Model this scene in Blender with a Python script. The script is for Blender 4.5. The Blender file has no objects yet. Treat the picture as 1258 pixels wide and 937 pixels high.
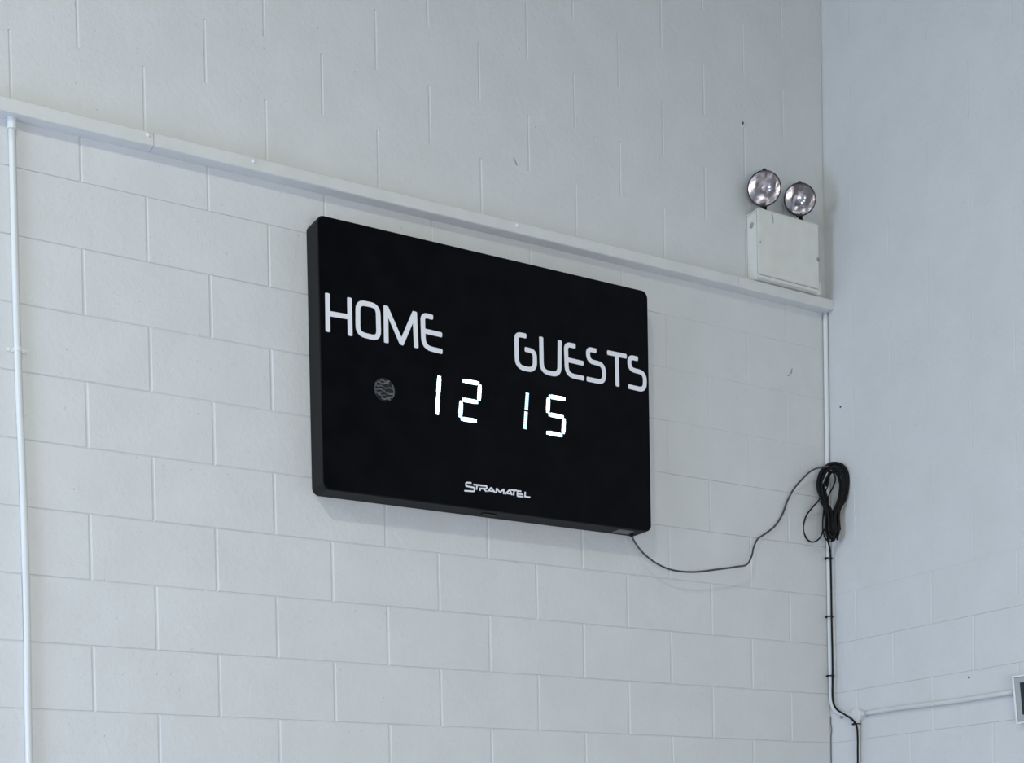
import bpy, bmesh, math, random
from mathutils import Vector, Matrix
random.seed(7)
C = bpy.context.scene.collection
S = bpy.context.scene

# ------------------------------------------------------------------ camera, world, lights, exposure
H = 0.225                                   # block course height
Z0 = 2.78                                   # height of bed joint 0
XC = 3.390                                  # inner corner of the two walls
FPX, CXP, CYP = 1788.29, 629.0, 1120.45
CAM = Vector((-1.3465, -5.0372, Z0 - 1.2777))
yaw, pit, rol = .5373, -.0226, -.0187
Fv = Vector((math.sin(yaw)*math.cos(pit), math.cos(yaw)*math.cos(pit), math.sin(pit)))
R0 = Vector((math.cos(yaw), -math.sin(yaw), 0)); U0 = R0.cross(Fv)
Rv = math.cos(rol)*R0 + math.sin(rol)*U0; Uv = -math.sin(rol)*R0 + math.cos(rol)*U0
cd = bpy.data.cameras.new('camera'); cam = bpy.data.objects.new('camera', cd); C.objects.link(cam)
m = Matrix((Rv, Uv, -Fv)).transposed().to_4x4(); m.translation = CAM; cam.matrix_world = m
cd.sensor_width = 36; cd.lens = FPX/1258*36; cd.shift_x = 0; cd.shift_y = (CYP-468.5)/1258
cd.clip_start = .05
S.camera = cam

w = bpy.data.worlds.new('world'); S.world = w; w.use_nodes = True
w.node_tree.nodes['Background'].inputs[0].default_value = (.85, 1.0, .9, 1)
w.node_tree.nodes['Background'].inputs[1].default_value = .05

def area(name, loc, target, sx, sy, power, col, shape='RECTANGLE'):
    l = bpy.data.lights.new(name, 'AREA'); l.shape = shape; l.size = sx
    if shape in ('RECTANGLE', 'ELLIPSE'): l.size_y = sy
    l.energy = power; l.color = col
    o = bpy.data.objects.new(name, l); C.objects.link(o); o.location = loc
    o.rotation_euler = (Vector(target)-Vector(loc)).to_track_quat('-Z', 'Y').to_euler()
    return o
W_ = dict(K=(.42, .41, .345), A=(.76, .89, 1.34), B=(1.37, 1.29, 1.20), D=(.54, .64, .60))       # light colours x power
area('hall_lamp', (-1.6, -4.0, 6.1), (-1.5, -3.6, 2), .30, .30, 220, W_['K'], 'DISK')
area('side_fill', (-4.8, -1.7, 1.9), (3.39, -1.5, 2.0), 1.6, 1.6, 100, W_['A'])  # added bluish fill aimed at the end wall, no window modelled
area('rear_fill', (-.6, -6.8, 1.2), (1.0, 0, 1.6), 3.5, 1.2, 100, W_['B'])  # added broad fill behind the camera, not an actual opening
area('high_side_fill', (-5.0, -2.4, 5.2), (3.0, -.6, 1.4), 3.0, 1.2, 100, W_['D'])  # added soft fill from high on the left, no real source there
S.view_settings.view_transform = 'Standard'; S.view_settings.look = 'None'
S.view_settings.exposure = 0.0; S.view_settings.gamma = 1.0; S.view_settings.use_curve_mapping = False

def onY(px, py, y=0.0):                     # photo pixel -> point at its real distance y in front of the long wall
    d = Fv + Rv*((px-CXP)/FPX) - Uv*((py-CYP)/FPX)
    return CAM + d*((y-CAM.y)/d.y)
def onX(px, py, x=XC):
    d = Fv + Rv*((px-CXP)/FPX) - Uv*((py-CYP)/FPX)
    return CAM + d*((x-CAM.x)/d.x)

# ------------------------------------------------------------------ materials
def mat(name, col, rough=.5, metal=0, bump=0, bscale=60, vary=0, vscale=3, emit=None, es=1, spec=.5, pits=0, detail=6):
    M = bpy.data.materials.new(name); M.use_nodes = True
    n = M.node_tree.nodes; L = M.node_tree.links; b = n['Principled BSDF']
    b.inputs['Base Color'].default_value = (*col, 1); b.inputs['Roughness'].default_value = rough
    b.inputs['Metallic'].default_value = metal; b.inputs['Specular IOR Level'].default_value = spec
    g = n.new('ShaderNodeNewGeometry')
    if vary:
        t = n.new('ShaderNodeTexNoise'); t.inputs['Scale'].default_value = vscale; t.inputs['Detail'].default_value = 5
        L.new(g.outputs['Position'], t.inputs['Vector'])
        r = n.new('ShaderNodeValToRGB'); r.color_ramp.elements[0].position = .32; r.color_ramp.elements[1].position = .68
        r.color_ramp.elements[0].color = (*[c*(1-vary) for c in col], 1)
        r.color_ramp.elements[1].color = (min(1, col[0]*(1+vary*.6)), min(1, col[1]*(1+vary*.6)), min(1, col[2]*(1+vary*.9)), 1)
        L.new(t.outputs['Fac'], r.inputs['Fac']); L.new(r.outputs['Color'], b.inputs['Base Color'])
    if bump:
        t = n.new('ShaderNodeTexNoise'); t.inputs['Scale'].default_value = bscale; t.inputs['Detail'].default_value = detail
        t.inputs['Roughness'].default_value = .62
        L.new(g.outputs['Position'], t.inputs['Vector'])
        bp = n.new('ShaderNodeBump'); bp.inputs['Strength'].default_value = 1; bp.inputs['Distance'].default_value = bump
        h = t.outputs['Fac']
        if pits:
            t2 = n.new('ShaderNodeTexNoise'); t2.inputs['Scale'].default_value = 75; t2.inputs['Detail'].default_value = 3
            L.new(g.outputs['Position'], t2.inputs['Vector'])
            mr = n.new('ShaderNodeMapRange'); mr.inputs['From Min'].default_value = .68; mr.inputs['From Max'].default_value = .78
            mr.inputs['To Min'].default_value = 0; mr.inputs['To Max'].default_value = -pits
            L.new(t2.outputs['Fac'], mr.inputs['Value'])
            ad = n.new('ShaderNodeMath'); ad.operation = 'ADD'
            L.new(h, ad.inputs[0]); L.new(mr.outputs['Result'], ad.inputs[1]); h = ad.outputs[0]
        L.new(h, bp.inputs['Height']); L.new(bp.outputs['Normal'], b.inputs['Normal'])
    if emit:
        b.inputs['Emission Color'].default_value = (*emit, 1); b.inputs['Emission Strength'].default_value = es
    return M
M_wall = mat('painted_block', (.66, .685, .69), .55, bump=.0022, bscale=38, vary=.035, vscale=5, pits=.8)
M_mort = mat('painted_mortar', (.70, .725, .73), .5, bump=.001, bscale=60)
M_wallr = mat('painted_block_smooth', (.66, .685, .69), .55, bump=.0026, bscale=30, vary=.03, vscale=5, pits=.4)
M_trunk = mat('painted_trunking', (.68, .70, .69), .4, bump=.0012, bscale=45, vary=.05, vscale=9)
M_pipe = mat('painted_conduit', (.74, .78, .79), .32, bump=.0008, bscale=40)
M_case = mat('black_case', (.0095, .0100, .0100), .55, bump=.0003, bscale=200, spec=.15)
M_panel = mat('black_panel', (.0028, .0032, .0045), .30, spec=.07, vary=.4, vscale=9)
M_print = mat('white_print', (.84, .86, .93), .45)
M_led = mat('lit_led', (.8, .9, 1), .3, emit=(.62, .86, 1.0), es=3.2)
M_led2 = mat('dim_led', (.8, .9, 1), .3, emit=(.38, .74, .98), es=1.25)
M_grille = mat('grille_grey', (.11, .115, .118), .5, vary=.6, vscale=70)
M_hole = mat('dark_hole', (.01, .01, .01), .8)
M_plate = mat('grey_plate', (.16, .16, .16), .5)
M_box = mat('cream_enamel', (.74, .75, .705), .38, bump=.0004, bscale=30, vary=.05, vscale=14)
M_boxd = mat('grimy_enamel', (.36, .38, .36), .6, vary=.3, vscale=60)
M_rim = mat('dark_rim', (.06, .06, .065), .3, metal=.6)
M_black = mat('black_plastic', (.006, .006, .007), .45, spec=.25)
M_cable = mat('black_cable', (.006, .006, .007), .5, spec=.18)
M_lead = mat('grey_cable', (.055, .058, .065), .45)
M_refl = mat('silvered_reflector', (.88, .86, .89), .19, metal=1, bump=.0016, bscale=34, detail=1)
M_bulb = mat('bulb_glass', (.55, .55, .58), .08, metal=.7)
M_white = mat('white_frame', (.80, .82, .84), .4)
M_bezel = mat('grey_bezel', (.40, .43, .45), .5, bump=.0006, bscale=90)
M_green = mat('dark_green_panel', (.008, .022, .024), .25)
M_floor = mat('grey_blue_sports_floor', (.28, .36, .44), .3, vary=.12, vscale=2)
M_ceil = mat('ceiling_paint', (.36, .37, .36), .8)
M_peel = mat('peeled_sealant', (.09, .10, .11), .7)
gl = bpy.data.materials.new('clear_lens'); gl.use_nodes = True
nt = gl.node_tree; nt.nodes.clear()
o_ = nt.nodes.new('ShaderNodeOutputMaterial'); mx = nt.nodes.new('ShaderNodeMixShader')
tr = nt.nodes.new('ShaderNodeBsdfTransparent'); gs = nt.nodes.new('ShaderNodeBsdfGlossy'); fr = nt.nodes.new('ShaderNodeFresnel')
tr.inputs[0].default_value = (.93, .92, .94, 1); gs.inputs['Roughness'].default_value = .04; fr.inputs[0].default_value = 1.45
nt.links.new(fr.outputs[0], mx.inputs[0]); nt.links.new(tr.outputs[0], mx.inputs[1]); nt.links.new(gs.outputs[0], mx.inputs[2]); df = nt.nodes.new('ShaderNodeBsdfDiffuse'); df.inputs[0].default_value = (.75, .74, .78, 1); m2 = nt.nodes.new('ShaderNodeMixShader'); m2.inputs[0].default_value = .12
nt.links.new(mx.outputs[0], m2.inputs[1]); nt.links.new(df.outputs[0], m2.inputs[2]); nt.links.new(m2.outputs[0], o_.inputs[0])
M_lens = gl

# ------------------------------------------------------------------ helpers
def link(name, me, material, parent=None, smooth=False):
    if material: me.materials.append(material) if not me.materials else None
    if smooth:
        for p in me.polygons: p.use_smooth = True
    o = bpy.data.objects.new(name, me); C.objects.link(o)
    if parent: o.parent = parent; o.matrix_parent_inverse = Matrix.Identity(4)
    return o
def frombm(name, bm, material, parent=None, smooth=False):
    bmesh.ops.recalc_face_normals(bm, faces=bm.faces)
    me = bpy.data.meshes.new(name); bm.to_mesh(me); bm.free()
    return link(name, me, material, parent, smooth)
def thing(name, label, cat, loc=(0, 0, 0), group=None):
    o = bpy.data.objects.new(name, None); o.empty_display_size = .1; C.objects.link(o); o.location = loc
    o['label'] = label; o['category'] = cat
    if group: o['group'] = group
    return o
def box(bm, x0, x1, y0, y1, z0, z1):
    v = [bm.verts.new(p) for p in [(x0,y0,z0),(x1,y0,z0),(x1,y1,z0),(x0,y1,z0),(x0,y0,z1),(x1,y0,z1),(x1,y1,z1),(x0,y1,z1)]]
    for f in [(0,3,2,1),(4,5,6,7),(0,1,5,4),(1,2,6,5),(2,3,7,6),(3,0,4,7)]: bm.faces.new([v[i] for i in f])
    return v
def shift(bm, loc):                          # world coordinates -> coordinates local to an unrotated parent
    bmesh.ops.translate(bm, verts=bm.verts, vec=-Vector(loc)); return bm
def catmull(P, n=8, closed=False):
    P = [Vector(p) for p in P]; out = []; N = len(P)
    for i in range(N if closed else N-1):
        if closed: a, b, c, d = P[i-1], P[i], P[(i+1) % N], P[(i+2) % N]
        else: a, b, c, d = P[max(i-1, 0)], P[i], P[i+1], P[min(i+2, N-1)]
        for k in range(n):
            t = k/n
            out.append(.5*((2*b)+(c-a)*t+(2*a-5*b+4*c-d)*t*t+(3*b-3*c+d-a)*t**3))
    if not closed: out.append(P[-1])
    return out
def tube(bm, path, r, seg=10, caps=True):
    n = len(path); T = []
    for i in range(n):
        t = path[min(i+1, n-1)]-path[max(i-1, 0)]; T.append(t.normalized())
    up = Vector((0, 0, 1)) if abs(T[0].z) < .9 else Vector((1, 0, 0))
    N = (up - T[0]*up.dot(T[0])).normalized(); rings = []
    for i in range(n):
        N = (N - T[i]*N.dot(T[i])).normalized(); B = T[i].cross(N)
        rr = r[i] if isinstance(r, (list, tuple)) else r
        rings.append([bm.verts.new(path[i]+(N*math.cos(a)+B*math.sin(a))*rr) for a in [2*math.pi*k/seg for k in range(seg)]])
    for i in range(n-1):
        for k in range(seg):
            bm.faces.new((rings[i][k], rings[i][(k+1) % seg], rings[i+1][(k+1) % seg], rings[i+1][k]))
    if caps: bm.faces.new(rings[0][::-1]); bm.faces.new(rings[-1])
def lathe(bm, prof, mtx, seg=36):            # prof: (radius, height along local +Z)
    rings = []
    for r, h in prof:
        if r < 1e-6: rings.append([bm.verts.new(mtx @ Vector((0, 0, h)))])
        else: rings.append([bm.verts.new(mtx @ Vector((r*math.cos(2*math.pi*k/seg), r*math.sin(2*math.pi*k/seg), h))) for k in range(seg)])
    for a, b in zip(rings, rings[1:]):
        for k in range(seg):
            q = (a[k % len(a)], a[(k+1) % len(a)], b[(k+1) % len(b)], b[k % len(b)])
            u = []
            for v in q:
                if v not in u: u.append(v)
            if len(u) > 2: bm.faces.new(u)
def axis_matrix(loc, d):
    mt = Vector(d).to_track_quat('Z', 'Y').to_matrix().to_4x4(); mt.translation = Vector(loc); return mt
def roundrect(x0, x1, z0, z1, r, n=6):
    pts = []
    for cx, cz, a0 in [(x1-r, z1-r, 0), (x0+r, z1-r, 90), (x0+r, z0+r, 180), (x1-r, z0+r, 270)]:
        for k in range(n+1):
            a = math.radians(a0+90*k/n); pts.append((cx+r*math.cos(a), cz+r*math.sin(a)))
    return pts
def slab(bm, pts, y_back, layers):           # outline in x,z extruded towards -y; layers: (y, inset)
    n = len(pts); cx = sum(p[0] for p in pts)/n; cz = sum(p[1] for p in pts)/n
    x0 = min(p[0] for p in pts); x1 = max(p[0] for p in pts); z0 = min(p[1] for p in pts); z1 = max(p[1] for p in pts)
    rings = []
    for y, ins in [(y_back, 0)]+layers:
        fx = 1-2*ins/(x1-x0); fz = 1-2*ins/(z1-z0)
        rings.append([bm.verts.new((cx+(p[0]-cx)*fx, y, cz+(p[1]-cz)*fz)) for p in pts])
    for a, b in zip(rings, rings[1:]):
        for k in range(n): bm.faces.new((a[k], a[(k+1) % n], b[(k+1) % n], b[k]))
    bm.faces.new(rings[0]); bm.faces.new(rings[-1][::-1])
def fillet(P, r, n=6):
    P = [Vector(p) for p in P]; out = [P[0]]
    for i in range(1, len(P)-1):
        a, b, c = P[i-1], P[i], P[i+1]
        u = (a-b); v = (c-b); rr = min(r, u.length*.5, v.length*.5)
        p0 = b+u.normalized()*rr; p1 = b+v.normalized()*rr
        for k in range(n+1):
            t = k/n; out.append((1-t)**2*p0+2*t*(1-t)*b+t*t*p1)
    out.append(P[-1]); return out
def stroke(bm, P, wd, y0, y1, closed=False, cap=.5, wy=None):
    """flat ribbon along a 2-D path (x,z), front face at y1, back at y0; cap = rounding of its ends"""
    Q = []
    for p in P:
        p = Vector(p)
        if not Q or (p-Q[-1]).length > 1e-5: Q.append(p)
    if closed and (Q[0]-Q[-1]).length < 1e-5: Q.pop()
    n = len(Q); Ls = []; Rs = []
    def off(i):
        a = Q[(i-1) % n] if (closed or i > 0) else None
        c = Q[(i+1) % n] if (closed or i < n-1) else None
        t = Vector((0, 0))
        d1 = (Q[i]-a).normalized() if a is not None else None
        d2 = (c-Q[i]).normalized() if c is not None else None
        if d1 is None: t = d2; k = 1
        elif d2 is None: t = d1; k = 1
        else:
            t = (d1+d2).normalized(); k = 1/max(.5, t.dot(d1))
        return Vector((-t.y, t.x))*wd*.5*k, t
    for i in range(n):
        o, t = off(i); Ls.append(Q[i]+o); Rs.append(Q[i]-o)
    if not closed and cap > 0:
        for end in (0, n-1):
            o, t = off(end); s = -1 if end == 0 else 1; addL = []; addR = []
            for k in range(1, 4):
                a = math.pi/2*k/3*.93
                pl = Q[end]+o*math.cos(a)+t*s*math.sin(a)*wd*cap*.5; pr = Q[end]-o*math.cos(a)+t*s*math.sin(a)*wd*cap*.5
                addL.append(pl); addR.append(pr)
            if end == 0: Ls = addL[::-1]+Ls; Rs = addR[::-1]+Rs
            else: Ls += addL; Rs += addR
    F = [[bm.verts.new((p.x, y1, p.y)) for p in side] for side in (Ls, Rs)]
    B = [[bm.verts.new((p.x, y0, p.y)) for p in side] for side in (Ls, Rs)]
    N = len(Ls); rng = range(N if closed else N-1)
    for i in rng:
        j = (i+1) % N
        bm.faces.new((F[0][i], F[0][j], F[1][j], F[1][i]))
        bm.faces.new((F[0][i], B[0][i], B[0][j], F[0][j])); bm.faces.new((F[1][i], F[1][j], B[1][j], B[1][i]))
    if not closed:
        bm.faces.new((F[0][0], F[1][0], B[1][0], B[0][0])); bm.faces.new((F[0][-1], B[0][-1], B[1][-1], F[1][-1]))

# ------------------------------------------------------------------ the setting
CEIL = 6.65; JD = .0035
def structure(name, bm, m_):
    o = frombm(name, bm, m_); o['kind'] = 'structure'; return o
bm = bmesh.new(); box(bm, -5.5, XC+.2, -8, .2, -.1, 0); structure('floor', bm, M_floor)
bm = bmesh.new(); box(bm, -5.5, XC+.2, -8, .2, CEIL, CEIL+.1); structure('ceiling', bm, M_ceil)
bm = bmesh.new(); box(bm, -5.5, XC+.2, JD, .2, 0, CEIL); wall_b = structure('wall_back', bm, M_mort)
bm = bmesh.new(); box(bm, XC+JD, XC+.2, -8, JD, 0, CEIL); wall_r = structure('wall_right', bm, M_mort)

M_hall = mat('hall_wall_paint', (.50, .51, .51), .6)
bm = bmesh.new(); box(bm, -5.7, -5.5, -8.2, .2, 0, CEIL); structure('wall_left', bm, M_hall)
bm = bmesh.new(); box(bm, -5.5, XC+.2, -8.2, -8.0, 0, CEIL); structure('wall_front', bm, M_hall)

# a block: front face towards -y, seated on the mortar plane; (gap, chamfer) per direction
VAR = {  # gv: open vertical joint, cv chamfer, gh / ch horizontal
 'low':   dict(gv=.0042, cv=.0048, gh=.0014, ch=.0030, d=JD),
 'mid':   dict(gv=.0038, cv=.0040, gh=.0005, ch=.0016, d=JD*.92),
 'faint': dict(gv=.0026, cv=.0022, gh=0, ch=.0003, d=JD*.80),
 'high':  dict(gv=.0030, cv=.0040, gh=0, ch=0, d=JD*.92),
 'rlow':  dict(gv=.0034, cv=.0036, gh=0, ch=.0006, d=JD),
 'rhigh': dict(gv=.0018, cv=.0024, gh=0, ch=0, d=JD*.8)}
cache = {}
def block_verts(L, Hh, v, wob=0):
    d = VAR[v]; x0, x1 = -L/2+d['gv']/2, L/2-d['gv']/2; z0, z1 = -Hh/2+d['gh']/2, Hh/2-d['gh']/2
    cv, ch, dp = d['cv'], d['ch'], d['d']
    vs = [(x0, JD, z0), (x1, JD, z0), (x1, JD, z1), (x0, JD, z1)]
    vs += [(x0, JD-dp*.25, z0), (x1, JD-dp*.25, z0), (x1, JD-dp*.25, z1), (x0, JD-dp*.25, z1)]
    vs += [(x0+cv, JD-dp, z0+ch), (x1-cv, JD-dp, z0+ch), (x1-cv, JD-dp, z1-ch), (x0+cv, JD-dp, z1-ch)]
    fs = [(0,1,5,4),(1,2,6,5),(2,3,7,6),(3,0,4,7),(4,5,9,8),(5,6,10,9),(6,7,11,10),(7,4,8,11),(8,9,10,11)]
    return vs, fs
def block_mesh(L, Hh, v, right):
    key = (round(L, 4), round(Hh, 4), v, right)
    if key not in cache:
        vs, fs = block_verts(L, Hh, v)
        me = bpy.data.meshes.new('block'); me.from_pydata(vs, [], fs); me.materials.append(M_wallr if right else M_wall); cache[key] = me
    return cache[key]
far = {0: ([], []), 1: ([], [])}
def far_add(which, T, L, Hh, v):
    vs, fs = block_verts(L, Hh, v); V, Fc = far[which]; n = len(V)
    V += [T @ Vector(p) for p in vs]; Fc += [tuple(i+n for i in f) for f in fs]
mlo = -math.ceil((CEIL-Z0)/H); mhi = math.ceil(Z0/H)
for r in range(mlo, mhi):
    zt = min(Z0-r*H, CEIL); zb = max(Z0-(r+1)*H, 0); Hh = zt-zb; zc = (zt+zb)/2
    # long wall
    par = r % 2; edges = [XC]; k = 13 if par else 14
    while k*H > -5.5: edges.append(k*H); k -= 2
    edges.append(-5.5)
    for x1, x0 in zip(edges, edges[1:]):
        L = x1-x0
        if L < .03: continue
        xc = (x0+x1)/2
        if zc > 4.08: v = 'high'
        elif xc > 2.3 and zc > 3.25: v = 'faint'
        elif zc > 3.7 or (xc > 2.3 and zc > 2.9): v = 'mid'
        else: v = 'low'
        dy = random.uniform(-.0003, .0003) if v in ('low', 'mid') else random.uniform(-.00004, .00004)
        rot = random.uniform(-.0009, .0009) if v in ('low', 'mid') else 0
        T = Matrix.Translation((xc, dy, zc)) @ Matrix.Rotation(rot, 4, 'Y')
        if x1 > -1.0 and 1.55 < zc < 6.25:
            o = bpy.data.objects.new('block', block_mesh(L, Hh, v, False)); C.objects.link(o); o.parent = wall_b
            o.location = (xc, dy, zc); o.rotation_euler = (0, rot, 0)
        else: far_add(0, T, L, Hh, v)
    # end wall (its joints run towards the camera)
    off = .764
    ys = [0.0]; n = 0 if par == 0 else 1
    if r >= 3: n = 1.42 if r % 2 else .42
    n0 = n
    while (off+n)*H < 8: ys.append(-(off+n)*H); n += 2
    ys.append(-8)
    for a, b in zip(ys, ys[1:]):
        L = a-b
        if L < .03: continue
        yc = (a+b)/2; v = 'rlow' if zc < 2.75 else 'rhigh'
        dx = random.uniform(-.00015, .00015)*(v == 'rlow')
        T = Matrix.Translation((XC+dx, yc, zc)) @ Matrix.Rotation(-math.pi/2, 4, 'Z')
        if b > -2.6 and 1.55 < zc < 6.0:
            o = bpy.data.objects.new('block', block_mesh(L, Hh, v, True)); C.objects.link(o); o.parent = wall_r
            o.location = (XC+dx, yc, zc); o.rotation_euler = (0, 0, -math.pi/2)
        else: far_add(1, T, L, Hh, v)
for i, (wl, mm) in enumerate(((wall_b, M_wall), (wall_r, M_wallr))):
    me = bpy.data.meshes.new('block_courses'); me.from_pydata([tuple(p) for p in far[i][0]], [], far[i][1])
    o = link('block_courses', me, mm, wl); o['kind'] = 'stuff'

# small marks on the walls: drilled holes and knocks
def hole(pt, r, wl, ax):
    bm = bmesh.new(); d = (0, -1, 0) if ax == 'y' else (-1, 0, 0)
    lathe(bm, [(r*1.15, -.001), (r*1.1, .0006), (r*.8, .0009), (r*.55, .0004), (0, .0002)], axis_matrix(pt, d), 9)
    frombm('drill_hole', bm, M_peel, wl)
hole(onY(912.5, 151), .006, wall_b, 'y'); hole(onX(1032.5, 499.5), .005, wall_r, 'x')
hole(onX(1190.5, 832), .005, wall_r, 'x')
def scuff(pts, wd, wl):
    bm = bmesh.new(); P = [(p.x, p.z) for p in [onY(*q) for q in pts]]
    stroke(bm, P, wd, 0, -.0008, cap=.5); frombm('scuff_mark', bm, M_boxd, wl)
scuff([(973, 453), (971.5, 459)], .006, wall_b); scuff([(970.5, 460.5), (968, 461.5)], .004, wall_b)
scuff([(631, 194), (635, 203)], .005, wall_b); scuff([(599, 634), (604, 636)], .004, wall_b)

# torn sealant line at the foot of the corner
bm = bmesh.new()
P = [Vector((XC-.003, onX(px, py).y-.001, onX(px, py).z)) for px, py in [(1020.3, 880), (1021, 888), (1022.2, 896), (1021.5, 903), (1019, 911), (1017.5, 916), (1017.2, 940)]]
P = [Vector((XC-.003, min(p.y, -.003), p.z)) for p in P]
tube(bm, catmull(P, 5), .0016, 6); frombm('torn_sealant', bm, M_peel, wall_r)

# ------------------------------------------------------------------ cable trunking below the upper wall
TD = .055
def tz(x): return 4.0575+.0048*x             # underside height, rising very slightly to the right
TH = .0475
tr_ = thing('cable_trunking', 'long white painted rectangular cable trunking running above the scoreboard to the corner', 'trunking', (0, 0, 4.06))
def trunk_piece(x0, x1, grow=0):
    bm = bmesh.new(); n = max(1, int((x1-x0)/.35)); prof = lambda z: [(0, z), (-TD+.003, z), (-TD-grow, z+.003), (-TD-grow, z+TH-.004), (-TD+.004, z+TH), (0, z+TH)]
    rings = []
    for i in range(n+1):
        x = x0+(x1-x0)*i/n; wob = .0012*math.sin(x*5.1)+.0008*math.sin(x*12.3+1)
        rings.append([bm.verts.new((x, y, z)) for y, z in prof(tz(x)+wob)])
    for a, b in zip(rings, rings[1:]):
        for k in range(6): bm.faces.new((a[k], a[(k+1) % 6], b[(k+1) % 6], b[k]))
    bm.faces.new(rings[0]); bm.faces.new(rings[-1][::-1])
    return frombm('trunking_length', shift(bm, (0, 0, 4.06)), M_trunk, tr_)
xs1 = onY(189, 176, -TD).x; xs2 = onY(907, 345, -TD).x
trunk_piece(-5.4, xs1-.0008); trunk_piece(xs1+.0008, xs2-.0008, .0008); trunk_piece(xs2+.0008, XC-.0005)
for px, py in [(182, 165.5), (311.4, 198), (635.6, 277)]:
    p = onY(px, py, -TD); bm = bmesh.new()
    lathe(bm, [(.0085, -.002), (.0085, .001), (.007, .004), (.004, .0055), (0, .006)], axis_matrix((p.x, -TD, p.z), (0, -1, 0)), 14)
    frombm('screw_cap', shift(bm, (0, 0, 4.06)), M_pipe, tr_, True)

# ------------------------------------------------------------------ conduit at the left
PX = -.2265
base = (PX, -.015, 0)
co = thing('wall_conduit', 'white painted vertical conduit pipe left of the scoreboard, under the trunking', 'conduit', base)
bm = bmesh.new(); tube(bm, catmull([(PX-.002, -.0135, 4.052), (PX-.003, -.0135, 3.6), (PX-.002, -.0135, 3.2), (PX+.004, -.0135, 2.8), (PX+.005, -.0135, 2.4), (PX, -.0135, 1.9), (PX, -.0135, .02)], 4), .0112, 16)
frombm('pipe', shift(bm, base), M_pipe, co, True)
bm = bmesh.new(); tube(bm, [Vector((PX-.002, -.0145, 4.056)), Vector((PX-.002, -.0145, 4.02))], .0145, 16)
frombm('coupling', shift(bm, base), M_pipe, co, False)
for zz in (3.2965, 1.2):
    bm = bmesh.new(); xx = PX-.001
    prof = [(-.034, -.003)]+[(.0135*math.cos(a), -.0135+.0135*math.sin(a)) for a in [math.pi+math.pi*k/8 for k in range(9)]]+[(.034, -.003)]
    prof = [(-.034, 0), (-.034, -.003), (-.0145, -.003)]+[(-.0138*math.cos(math.pi*k/8), -.0125-.0148*math.sin(math.pi*k/8)) for k in range(9)]+[(.0145, -.003), (.034, -.003), (.034, 0)]
    A = [bm.verts.new((xx+a, b, zz-.007)) for a, b in prof]; B = [bm.verts.new((xx+a, b, zz+.007)) for a, b in prof]
    for k in range(len(prof)): bm.faces.new((A[k], A[(k+1) % len(prof)], B[(k+1) % len(prof)], B[k]))
    bm.faces.new(A); bm.faces.new(B[::-1])
    for s in (-1, 1): lathe(bm, [(.0055, .002), (.0055, .005), (.003, .0075), (0, .008)], axis_matrix((xx+s*.026, 0, zz), (0, -1, 0)), 10)
    frombm('pipe_saddle', shift(bm, base), M_pipe, co)

# ------------------------------------------------------------------ scoreboard
BX0, BX1, BZ0, BZ1, YF, YB = .823, 2.306, 2.940, 3.934, -.102, -.004
sb = thing('scoreboard', 'large black electronic scoreboard with HOME and GUESTS lettering and lit digits, on the block wall', 'scoreboard', (BX0, YB, BZ0))
O_ = (BX0, YB, BZ0)
bm = bmesh.new(); slab(bm, roundrect(BX0, BX1, BZ0, BZ1, .028, 7), YB, [(YF+.003, 0), (YF, .002)])
frombm('case', shift(bm, O_), M_case, sb)
bm = bmesh.new(); slab(bm, roundrect(BX0+.004, BX1-.003, BZ0+.003, BZ1-.004, .026, 7), YF, [(YF-.0012, .0005)])
frombm('front_panel', shift(bm, O_), M_panel, sb)
YP = YF-.0012
def P2(px, py): p = onY(px, py, YP); return (p.x, p.z)
def letter(strokes, name, wd, m_, parent=sb, t=.0007, cap=.35):
    bm = bmesh.new()
    for li, s in enumerate(strokes):
        pts, r, closed = s; tt = t+li*.00012
        P = [P2(*q) for q in pts]
        if closed:
            P3 = [Vector(p) for p in P]; mid = (P3[0]+P3[-1])/2
            P = fillet([mid]+P3+[mid], r)
            stroke(bm, P[:-1], wd, YP+.0004, YP-tt, closed=True)
        else: stroke(bm, fillet(P, r) if r else P, wd, YP+.0004, YP-tt, cap=cap)
    return frombm(name, shift(bm, O_), m_, parent)
def c2(*pts): return [(380+x/4.686, 340+y/4.686) for x, y in pts]
def c3(*pts): return [(600+x/5.205, 380+y/5.205) for x, y in pts]
W = .0188
L_ = [
 [(c2((104, 98), (107, 312)), 0, 0), (c2((231, 124), (235, 335)), 0, 0), (c2((112, 211), (228, 231)), 0, 0)],
 [(c2((279, 145), (395, 169), (400, 357), (280, 327)), .03, 1)],
 [(c2((440, 170), (443, 376)), 0, 0), (c2((441, 174), (532, 384)), 0, 0), (c2((529, 386), (606, 206)), 0, 0), (c2((606, 204), (615, 405)), 0, 0)],
 [(c2((708, 233), (652, 218), (658, 405), (762, 430)), .036, 0), (c2((664, 312), (760, 334)), 0, 0)],
 [(c3((238, 170), (178, 157), (183, 367), (298, 392), (296, 270), (236, 255)), .034, 0)],
 [(c3((337, 180), (341, 396), (454, 421), (456, 202)), .034, 0)],
 [(c3((553, 235), (495, 222), (502, 417), (608, 441)), .034, 0), (c3((506, 322), (604, 345)), 0, 0)],
 [(c3((686, 265), (635, 252), (640, 330), (738, 354), (740, 468), (632, 445)), .030, 0)],
 [(c3((763, 276), (880, 300)), 0, 0), (c3((820, 292), (825, 488)), 0, 0)],
 [(c3((952, 316), (900, 304), (903, 382), (1000, 408), (1000, 517), (898, 493)), .030, 0)]]
for s in L_: letter(s, 'letter', W, M_print)
def c8(*pts): return [(560+x/12.58, 580+y/12.58) for x, y in pts]
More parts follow.
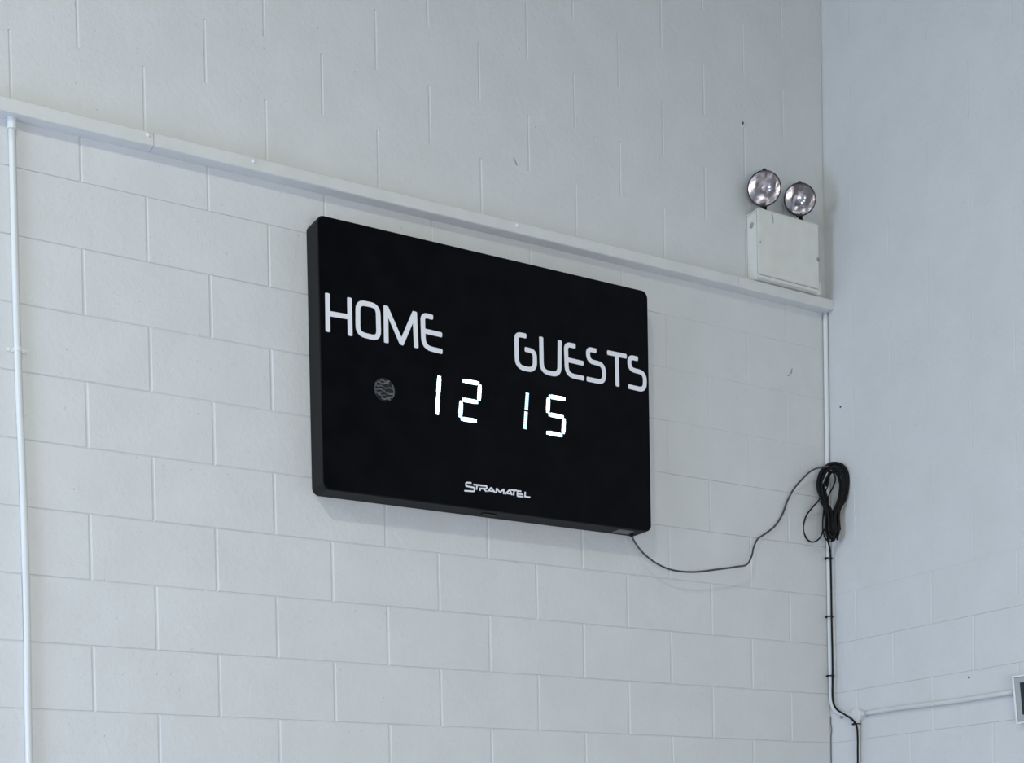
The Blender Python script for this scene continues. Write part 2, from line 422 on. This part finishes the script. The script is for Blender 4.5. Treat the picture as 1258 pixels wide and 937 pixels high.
logo = [
 [(c8((240, 165), (160, 158), (152, 212), (290, 238), (285, 296), (132, 285)), .006, 0)],
 [(c8((272, 190), (378, 200)), 0, 0), (c8((328, 200), (318, 268)), 0, 0)],
 [(c8((378, 240), (372, 285)), 0, 0), (c8((378, 203), (478, 212), (478, 252), (385, 250)), .005, 0), (c8((425, 255), (472, 297)), 0, 0)],
 [(c8((487, 298), (548, 236)), 0, 0), (c8((546, 234), (605, 315)), 0, 0), (c8((512, 284), (580, 292)), 0, 0)],
 [(c8((622, 320), (630, 248)), 0, 0), (c8((630, 248), (680, 310)), 0, 0), (c8((678, 310), (742, 262)), 0, 0), (c8((742, 262), (738, 337)), 0, 0)],
 [(c8((762, 335), (832, 270)), 0, 0), (c8((830, 268), (868, 352)), 0, 0), (c8((790, 325), (850, 332)), 0, 0)],
 [(c8((850, 272), (945, 282)), 0, 0), (c8((900, 285), (890, 357)), 0, 0)],
 [(c8((1010, 294), (952, 287), (950, 368), (1042, 378)), .004, 0), (c8((958, 333), (1030, 342)), 0, 0)],
 [(c8((1072, 302), (1066, 374), (1148, 387)), 0, 0)]]
for s in logo: letter(s, 'logo_letter', .0062, M_print, cap=.1)
# lit seven-segment digits made of little LEDs
def c71(*pts): return [(520+x/11.71, 450+y/11.71) for x, y in pts]
def c72(*pts): return [(630+x/11.71, 470+y/11.71) for x, y in pts]
digits = [
 ([c71((229, 135), (212, 417)), c71((211, 420), (195, 695))], M_led, (c71((60, 80), (330, 770))), .0165),
 ([c71((565, 205), (805, 248)), c71((812, 262), (798, 495)), c71((555, 478), (785, 516)), c71((545, 495), (530, 735)), c71((535, 752), (765, 787))], M_led, None, .0155),
 ([c72((207, 145), (191, 395)), c72((189, 415), (172, 668))], M_led2, None, .0140),
 ([c72((515, 197), (752, 238)), c72((511, 215), (500, 435)), c72((512, 455), (728, 497)), c72((735, 512), (722, 735)), c72((480, 718), (712, 757))], M_led, None, .0160)]
for segs, m_, _, wd in digits:
    A = [Vector(P2(*p)) for s in segs for p in s]
    bm = bmesh.new(); x0 = min(a.x for a in A)-.02; x1 = max(a.x for a in A)+.02; z0 = min(a.y for a in A)-.02; z1 = max(a.y for a in A)+.02
    box(bm, x0, x1, YP-.0003, YP+.0005, z0, z1)
    dg = frombm('digit_window', shift(bm, O_), M_panel, sb)
    for s in segs:
        a, b = Vector(P2(*s[0])), Vector(P2(*s[1])); n = 7; bm = bmesh.new(); d = (b-a)/n
        for i in range(n):
            p = a+d*(i+.10); q = a+d*(i+.90)
            f = .8 if (i in (0, n-1) and m_ is M_led) else 1
            stroke(bm, [p, q], wd*f, YP, YP-.0022, cap=0)
        frombm('led_segment', shift(bm, O_), m_, dg)
# round buzzer grille
gp = onY(472, 478.8, YP); gr = bmesh.new()
lathe(gr, [(.0435, -.0003), (.0435, .0016), (.0415, .0022), (.040, .0012), (0, .0006)], axis_matrix((gp.x, YP, gp.z), (0, -1, 0)), 32)
g_o = frombm('buzzer_grille', shift(gr, O_), M_hole, sb, True)
for i, (zz, x0, x1, k) in enumerate([(.034, -.018, .022, 1), (.025, -.030, .018, 1), (.012, -.040, -.006, 1), (.008, -.002, .040, 1), (-.002, -.041, .000, 1), (-.012, -.022, .036, 1), (-.016, -.038, -.024, 1), (-.023, -.030, .004, 1), (-.028, .010, .034, 1), (-.036, -.012, .024, 1)]):
    bm = bmesh.new(); n = 6
    P = [(gp.x+.93*(x0+(x1-x0)*j/n), gp.z+zz*.93+.0025*math.sin(j*1.3+i)) for j in range(n+1)]
    stroke(bm, P, .0052, YP-.001, YP-.0042, cap=.6); frombm('grille_bar', shift(bm, O_), M_grille, g_o)
for s in (-1, 1):
    bm = bmesh.new(); stroke(bm, [(gp.x+s*.036, gp.z-.020), (gp.x+s*.040, gp.z), (gp.x+s*.034, gp.z+.022)], .004, YP-.001, YP-.004); frombm('grille_bar', shift(bm, O_), M_grille, g_o)
# fittings under the case
bx = onY(763, 653, -.055)
bm = bmesh.new(); box(bm, bx.x-.03, bx.x+.045, -.084, -.035, BZ0-.0035, BZ0+.001); frombm('connector_plate', shift(bm, O_), M_plate, sb)
bx2 = onY(600, 631, -.055)
bm = bmesh.new(); box(bm, bx2.x-.028, bx2.x+.028, -.070, -.045, BZ0-.004, BZ0+.001); frombm('power_switch', shift(bm, O_), M_black, sb)
gx = onY(776, 656, -.05).x
bm = bmesh.new(); lathe(bm, [(.009, -.003), (.009, .010), (.006, .016), (0, .016)], axis_matrix((gx, -.05, BZ0), (0, 0, -1)), 14); frombm('cable_gland', shift(bm, O_), M_black, sb)

# ------------------------------------------------------------------ emergency light
EX0, EX1, EZ0, EZ1, EY = 2.930, 3.279, 4.1225, 4.420, -.081
E_ = (EX0, 0, EZ0)
em = thing('emergency_light', 'cream twin-headed emergency light box standing on the trunking near the corner', 'emergency light', E_)
bm = bmesh.new(); box(bm, EX0, EX1, EY+.010, -.0005, EZ0, EZ1-.003)
bmesh.ops.bevel(bm, geom=bm.edges[:], offset=.004, segments=2, affect='EDGES'); frombm('housing', shift(bm, E_), M_box, em)
bm = bmesh.new(); box(bm, EX0-.001, EX1+.001, EY, EY+.012, EZ0+.016, EZ1-.001)
bmesh.ops.bevel(bm, geom=bm.edges[:], offset=.003, segments=2, affect='EDGES'); frombm('front_cover', shift(bm, E_), M_box, em)
bm = bmesh.new(); box(bm, EX0-.002, EX1+.002, EY-.003, -.0005, EZ1-.004, EZ1+.003)
bmesh.ops.bevel(bm, geom=bm.edges[:], offset=.002, segments=2, affect='EDGES'); frombm('lid_lip', shift(bm, E_), M_box, em)
bm = bmesh.new(); box(bm, EX0, EX1, EY+.004, EY+.012, EZ0+.001, EZ0+.013)
bmesh.ops.bevel(bm, geom=bm.edges[:], offset=.002, segments=2, affect='EDGES'); frombm('bottom_flange', shift(bm, E_), M_box, em)
bm = bmesh.new(); lathe(bm, [(.013, -.0005), (.013, .001), (.011, .0016), (0, .0012)], axis_matrix((EX0, -.035, EZ1-.055), (-1, 0, 0)), 18)
o = frombm('knockout', shift(bm, E_), M_boxd, em); o['label'] = 'grimy knockout plug'
p = onY(933.5, 297, EY); bm = bmesh.new(); lathe(bm, [(.0045, -.001), (.004, .0015), (0, .0018)], axis_matrix((p.x+.003, EY, p.z), (0, -1, 0)), 10); frombm('screw', shift(bm, E_), M_boxd, em)
p = onY(1004, 318, EY); bm = bmesh.new(); box(bm, EX1-.012, EX1+.006, EY-.003, EY+.01, p.z-.009, p.z+.009)
bmesh.ops.bevel(bm, geom=bm.edges[:], offset=.003, segments=2, affect='EDGES'); frombm('latch', shift(bm, E_), M_boxd, em)
p0, p1, p2 = [onY(*q, EY-.001) for q in ((948.5, 262), (949.5, 268), (950, 274))]
bm = bmesh.new(); stroke(bm, [(q.x, q.z) for q in (p0, p1, p2)], .0055, EY+.0004, EY-.0006); o = frombm('stain', shift(bm, E_), M_boxd, em); o['label'] = 'brownish grime streak'
bm = bmesh.new(); lathe(bm, [(0, 0), (.019, 0), (.020, .010), (.020, .046), (.017, .056), (.010, .062), (0, .064)], axis_matrix((EX1+.0195, -.046, EZ0+.001), (0, 0, 1)), 18)
frombm('side_conduit', shift(bm, E_), M_box, em, True)
def lamp_head(cx, cz, rad, az, tilt, neck):
    a = math.radians(az); t = math.radians(tilt)
    d = Vector((math.sin(a)*math.cos(t), -math.cos(a)*math.cos(t), math.sin(t)))
    c0 = Vector((cx, -.085, cz)); M = axis_matrix(c0, d)
    bm = bmesh.new(); lathe(bm, [(rad*.985, .004), (rad*.97, -.006), (rad*.90, -.018), (rad*.72, -.034), (rad*.42, -.046), (rad*.2, -.049), (0, -.050)], M, 40)
    hd = frombm('lamp_head', shift(bm, E_), M_black, em, True)
    bm = bmesh.new(); lathe(bm, [(rad*.95, -.004), (rad*1.0, -.003), (rad*1.02, .002), (rad*1.0, .007), (rad*.955, .008), (rad*.94, .005), (rad*.95, -.004)], M, 40)
    frombm('rim', shift(bm, E_), M_rim, hd, True)
    bm = bmesh.new(); lathe(bm, [(rad*.95, .003)]+[(rad*.95*math.sqrt(u), -.040+.043*u) for u in (.85, .7, .55, .4, .27, .16, .08, .03)]+[(0, -.040)], M, 40)
    frombm('reflector', shift(bm, E_), M_refl, hd, True)
    bm = bmesh.new(); lathe(bm, [(rad*.945, .0045), (rad*.8, .009), (rad*.5, .014), (rad*.2, .0165), (0, .017)], M, 40)
    frombm('lens', shift(bm, E_), M_lens, hd, True)
    bm = bmesh.new(); lathe(bm, [(.006, -.041), (.006, -.026), (.0085, -.020), (.0095, -.012), (.007, -.005), (0, -.002)], M, 16)
    frombm('bulb', shift(bm, E_), M_bulb, hd, True)
    bm = bmesh.new(); lathe(bm, [(.012, -.042), (.0125, -.034), (.008, -.033), (0, -.033)], M, 16)
    frombm('bulb_holder', shift(bm, E_), M_grille, hd, True)
    up = (M.to_3x3() @ Vector((0, 1, 0))); 
    if up.z < 0: up = -up
    bm = bmesh.new(); q = c0+up*rad*1.01; tube(bm, [q-up*.006-d*.004, q+up*.006-d*.004], .0085, 10)
    frombm('top_lug', shift(bm, E_), M_black, hd)
    bm = bmesh.new(); f0 = Vector((neck, -.048, EZ1+.0035)); f1 = c0-up*rad*.93-d*.006
    tube(bm, [f0, f0+Vector((0, 0, .008))], .016, 14); tube(bm, [f0+Vector((0, 0, .006)), (f0+f1)/2+Vector((0, 0, .002)), f1+up*.010], .0085, 10)
    v = f1; tube(bm, [v-Vector((.013, 0, 0)), v+Vector((.013, 0, 0))], .009, 10)
    frombm('swivel_bracket', shift(bm, E_), M_black, hd)
pL = onY(938.7, 231.5, -.085); pR = onY(982.5, 245, -.085)
lamp_head(pL.x, pL.z, .0735, -33, -12, onY(941, 257, -.048).x)
lamp_head(pR.x, pR.z, .0710, -30, -4, onY(985.5, 267, -.048).x)

# ------------------------------------------------------------------ conduit run in the corner and along the end wall
JB = onX(1056, 878.5); jc = Vector((XC-.014, JB.y, JB.z))
RX = XC-.0135
ru = thing('corner_conduit', 'white painted conduit down the room corner with round junction box and side branch', 'conduit', (RX, -.014, 0))
R_ = (RX, -.014, 0)
zt = tz(XC)-.001
bm = bmesh.new(); bz = jc.z
tube(bm, catmull([(RX+.001, -.0135, zt), (RX+.001, -.0135, 3.6), (RX+.001, -.0135, 3.0), (RX, -.016, 2.6), (RX, -.018, 2.40), (RX, -.020, 2.305), (RX, -.036, 2.262), (RX, -.070, 2.236), (RX, -.12, 2.224), (RX, jc.y+.026, bz+.001)], 6), .0105, 14)
frombm('pipe', shift(bm, R_), M_pipe, ru, True)
bm = bmesh.new(); lathe(bm, [(.032, -.0135), (.032, .010), (.030, .013), (.024, .0142), (0, .0145)], axis_matrix(jc, (-1, 0, 0)), 24)
jb = frombm('junction_box', shift(bm, R_), M_wallr, ru)
for s in (-1, 1):
    bm = bmesh.new(); lathe(bm, [(.0035, .0), (.003, .002), (0, .002)], axis_matrix(jc+Vector((-.0142, s*.014, s*.010)), (-1, 0, 0)), 8)
    frombm('screw', shift(bm, R_), M_wallr, jb)
bm = bmesh.new(); tube(bm, [jc+Vector((0, .048, .001)), jc+Vector((0, .024, .001))], .0135, 14); frombm('spigot', shift(bm, R_), M_wallr, jb)
bm = bmesh.new(); tube(bm, [jc+Vector((0, -.024, .001)), jc+Vector((0, -.052, .003))], .0135, 14); frombm('spigot', shift(bm, R_), M_wallr, jb)
bm = bmesh.new(); tube(bm, [jc+Vector((0, 0, -.024)), jc+Vector((0, 0, -.048))], .0135, 14); frombm('spigot', shift(bm, R_), M_wallr, jb)
se = onX(1247, 850); 
bm = bmesh.new(); tube(bm, catmull([(RX, jc.y-.05, jc.z+.003), (RX, -.45, jc.z+.004), (RX, -.75, jc.z-.002), (RX, -1.058, se.z)], 5), .0108, 14); frombm('branch_pipe', shift(bm, R_), M_wallr, ru, True)
bm = bmesh.new(); tube(bm, [Vector((RX, jc.y-.0005, jc.z-.046)), Vector((RX, jc.y-.002, 1.6)), Vector((RX, jc.y-.002, .02))], .0105, 14); frombm('down_pipe', shift(bm, R_), M_pipe, ru, True)
# pipe clip near the bend
bm = bmesh.new(); p = onX(1034.5, 881); box(bm, XC-.009, XC-.0002, p.y-.006, p.y+.005, p.z-.005, p.z+.008); frombm('pipe_clip', shift(bm, R_), M_boxd, ru)

# ------------------------------------------------------------------ cable: lead from the scoreboard, coil, drop
cb = thing('power_cable', 'black power cable drooping from the scoreboard to a tied coil hanging in the corner', 'cable', (gx, -.05, BZ0-.016))
K_ = (gx, -.05, BZ0-.016)
lead = [(775.5, 657, -.050), (780, 666, -.052), (790, 679, -.058), (806, 691.5, -.064), (826, 700, -.068), (852, 702.5, -.072), (880, 699.5, -.074), (905, 696, -.072), (917, 693.5, -.066), (923, 684, -.050), (926, 672, -.034), (931, 662, -.022), (941, 655, -.012), (952, 646, -.008), (961, 632, -.008), (967, 616, -.010), (975, 601, -.016), (986, 588, -.028), (997, 578, -.045), (1008, 574, -.075), (1018, 573, -.100)]
bm = bmesh.new(); tube(bm, catmull([onY(*p) for p in lead], 6), .0042, 8); o = frombm('lead', shift(bm, K_), M_lead, cb, True); o['label'] = 'thin dark grey lead'
# coil hangs diagonally across the corner
cc = onY(1021, 616, -.086); uu = Vector((math.cos(math.radians(43)), -math.sin(math.radians(43)), 0)); ww = Vector((-uu.y, uu.x, 0)); ww = Vector((-math.sin(math.radians(43)), -math.cos(math.radians(43)), 0))
PM = 274.0
def cp(px, py, dep=0): return cc + uu*((px-1021)/PM*1.0) + Vector((0, 0, -(py-616)/PM)) + ww*dep
rnd = random.Random(3); loops = []
NL = 15
for i in range(NL):
    t = i/(NL-1); a = 8.5+10.5*t**.8; top = 580-12.5*t+rnd.uniform(-.8, .8); dx = rnd.uniform(-1.1, 1.1)
    bot = 664-rnd.uniform(0, 13); nw = 2.0+6.6*rnd.random(); ccx = 1023.5+dx
    dep = (.5-abs(t-.5))*.030*rnd.choice((-1, 1))+rnd.uniform(-.004, .006)
    pts = [(ccx-a, 597), (ccx-a*.86, top+13), (ccx-a*.45, top+3.5), (ccx+1, top), (ccx+a*.62, top+3.5), (ccx+a*.95, top+14), (ccx+a*.98, 598), (ccx+a*.74, 616), (1022.5+nw*.95, 634), (1023+nw, 650), (1023+nw*.8, bot-4), (1022.5, bot), (1022-nw*.8, bot-4), (1021.5-nw, 650), (1021-nw*.9, 634), (ccx-a*.80, 614)]
    loops.append([cp(x, y, dep+rnd.uniform(-.002, .002)) for x, y in pts])
bm = bmesh.new(); chain = []
for lp in loops: chain += lp
tube(bm, catmull(chain, 5), .0043, 7); frombm('coil', shift(bm, K_), M_cable, cb, True)
bm = bmesh.new()
tube(bm, catmull([cp(1014, 583, .012), cp(1018, 579, .016), cp(1024, 582, .016), cp(1026.5, 590, .014), cp(1023, 600, .010), cp(1018.5, 608, .006), cp(1017, 622, .0)], 6), .0035, 7)
tube(bm, catmull([cp(1018, 578, .010), cp(1019, 586, .012), cp(1017.5, 596, .012), cp(1014, 606, .008), cp(1013, 622, 0)], 6), .0030, 7)
frombm('stray_turn', shift(bm, K_), M_cable, cb, True)
bm = bmesh.new()
for i in range(9):      # straight turns packed in the tail of the bundle
    x = 1014.8+i*1.75; b = 656+rnd.uniform(0, 10)
    s_ = -1 if i < 4.5 else 1; tube(bm, catmull([cp(1022.5+s_*rnd.uniform(11, 15), 598, rnd.uniform(-.01, .01)), cp(1022+s_*rnd.uniform(6.5, 9), 614, rnd.uniform(-.006, .01)), cp(x, 628, rnd.uniform(-.006, .012)), cp(x+rnd.uniform(-1, 1), 645, .006), cp(x+rnd.uniform(-1, 1), b, .0)], 4), .0048, 7)
frombm('coil_tail', shift(bm, K_), M_cable, cb, True)
bm = bmesh.new()
tube(bm, catmull([cp(1012, 606, .010), cp(1005, 615, .008), cp(999, 621, .004), cp(991.5, 630, .0), cp(987.5, 640, -.004), cp(987, 650, -.005), cp(991, 660, -.004), cp(998, 664.5, .0), cp(1006, 661, .004), cp(1010, 653, .006), cp(1010.5, 640, .006), cp(1012, 625, .004)], 6), .0037, 8)
tube(bm, catmull([cp(1011, 650, .010), cp(1012.5, 660, .012), cp(1018, 666, .012), cp(1024, 664, .010), cp(1027, 657, .008)], 6), .0034, 8)
frombm('loose_loop', shift(bm, K_), M_cable, cb, True)
# drop cable follows the conduit
def dp(px, py, x=None, y=None): return onX(px, py, x) if y is None else onY(px, py, y)
CX_ = XC-.0295
drop = [cp(1015, 655, .0), cp(1017.5, 668, -.01)]+[onX(1020, 680, CX_), onX(1021, 720, CX_), onX(1021.6, 760, CX_), onX(1022.5, 800, CX_), onX(1022.8, 830, CX_), onX(1022.6, 850, CX_), onX(1023.5, 862, CX_), onX(1028, 871, CX_), onX(1037, 877, CX_), onX(1045, 882, CX_-.004), onX(1050.5, 888, CX_-.004), onX(1053, 895, CX_), onX(1053.7, 910, CX_+.006), onX(1053.8, 937, CX_+.006)]
e = drop[-1].copy(); e.z = 1.5; drop.append(e); e = e.copy(); e.z = .03; drop.append(e)
bm = bmesh.new(); tube(bm, catmull(drop, 6), .0044, 8); frombm('drop_lead', shift(bm, K_), M_cable, cb, True)
def tie(c, rx, horizontal=True):
    bm = bmesh.new(); n = 20; P = [Vector((c.x+rx*1.0*math.cos(2*math.pi*k/n), c.y+rx*math.sin(2*math.pi*k/n), c.z)) for k in range(n+1)]
    for s in (-.0018, 0, .0018): tube(bm, [p+Vector((0, 0, s)) for p in P], .0012, 6)
    box(bm, c.x-rx-.006, c.x-rx+.002, c.y-.012, c.y-.004, c.z-.003, c.z+.003)
    frombm('cable_tie', shift(bm, K_), M_cable, cb)
for py in (685, 757, 830):
    q = onX(1020.5, py, XC-.021); tie(Vector((XC-.0175, -.0175, q.z)), .0172)
tie(Vector((XC-.020, jc.y-.001+.002, onX(1056, 889.5).z)), .0186)

# ------------------------------------------------------------------ framed dark panel at the right
a = onX(1245.5, 829, XC-.045); b = onX(1250.5, 888.5, XC-.02)
ph = a.z-b.z; py0 = (onX(1248, 858, XC-.03)).y; pw = .36
pc = thing('wall_panel', 'small dark green panel in white frame, tilted out from the end wall at right', 'panel', (XC-.002, py0, b.z))
pc.rotation_euler = (0, -math.atan2(.022, ph), 0)
def fr_box(name, y0, y1, z0, z1, x0, x1, m_, bev=.0015, parent=pc):
    bm = bmesh.new(); box(bm, x0, x1, y0, y1, z0, z1); bmesh.ops.bevel(bm, geom=bm.edges[:], offset=bev, segments=1, affect='EDGES')
    return frombm(name, bm, m_, parent)
D = .026
fr_box('backing', -pw+.003, -.003, .003, ph-.003, -D+.006, -.001, M_plate)
fr_box('frame_rail', -pw, 0, ph-.008, ph, -D-.004, 0, M_white); fr_box('frame_rail', -pw, 0, 0, .008, -D-.004, 0, M_white)
fr_box('frame_stile', -.008, 0, .0078, ph-.0078, -D-.004, 0, M_white); fr_box('frame_stile', -pw, -pw+.008, .0078, ph-.0078, -D-.004, 0, M_white)
fr_box('bezel', -pw+.009, -.009, .009, ph-.009, -D, -D+.006, M_bezel)
fr_box('screen', -pw+.034, -.034, .034, ph-.030, -D-.0015, -D-.0001, M_green, .0005)
fr_box('screen_segment', -.075, -.062, ph-.062, ph-.046, -D-.0025, -D-.0013, M_bezel, .0004)
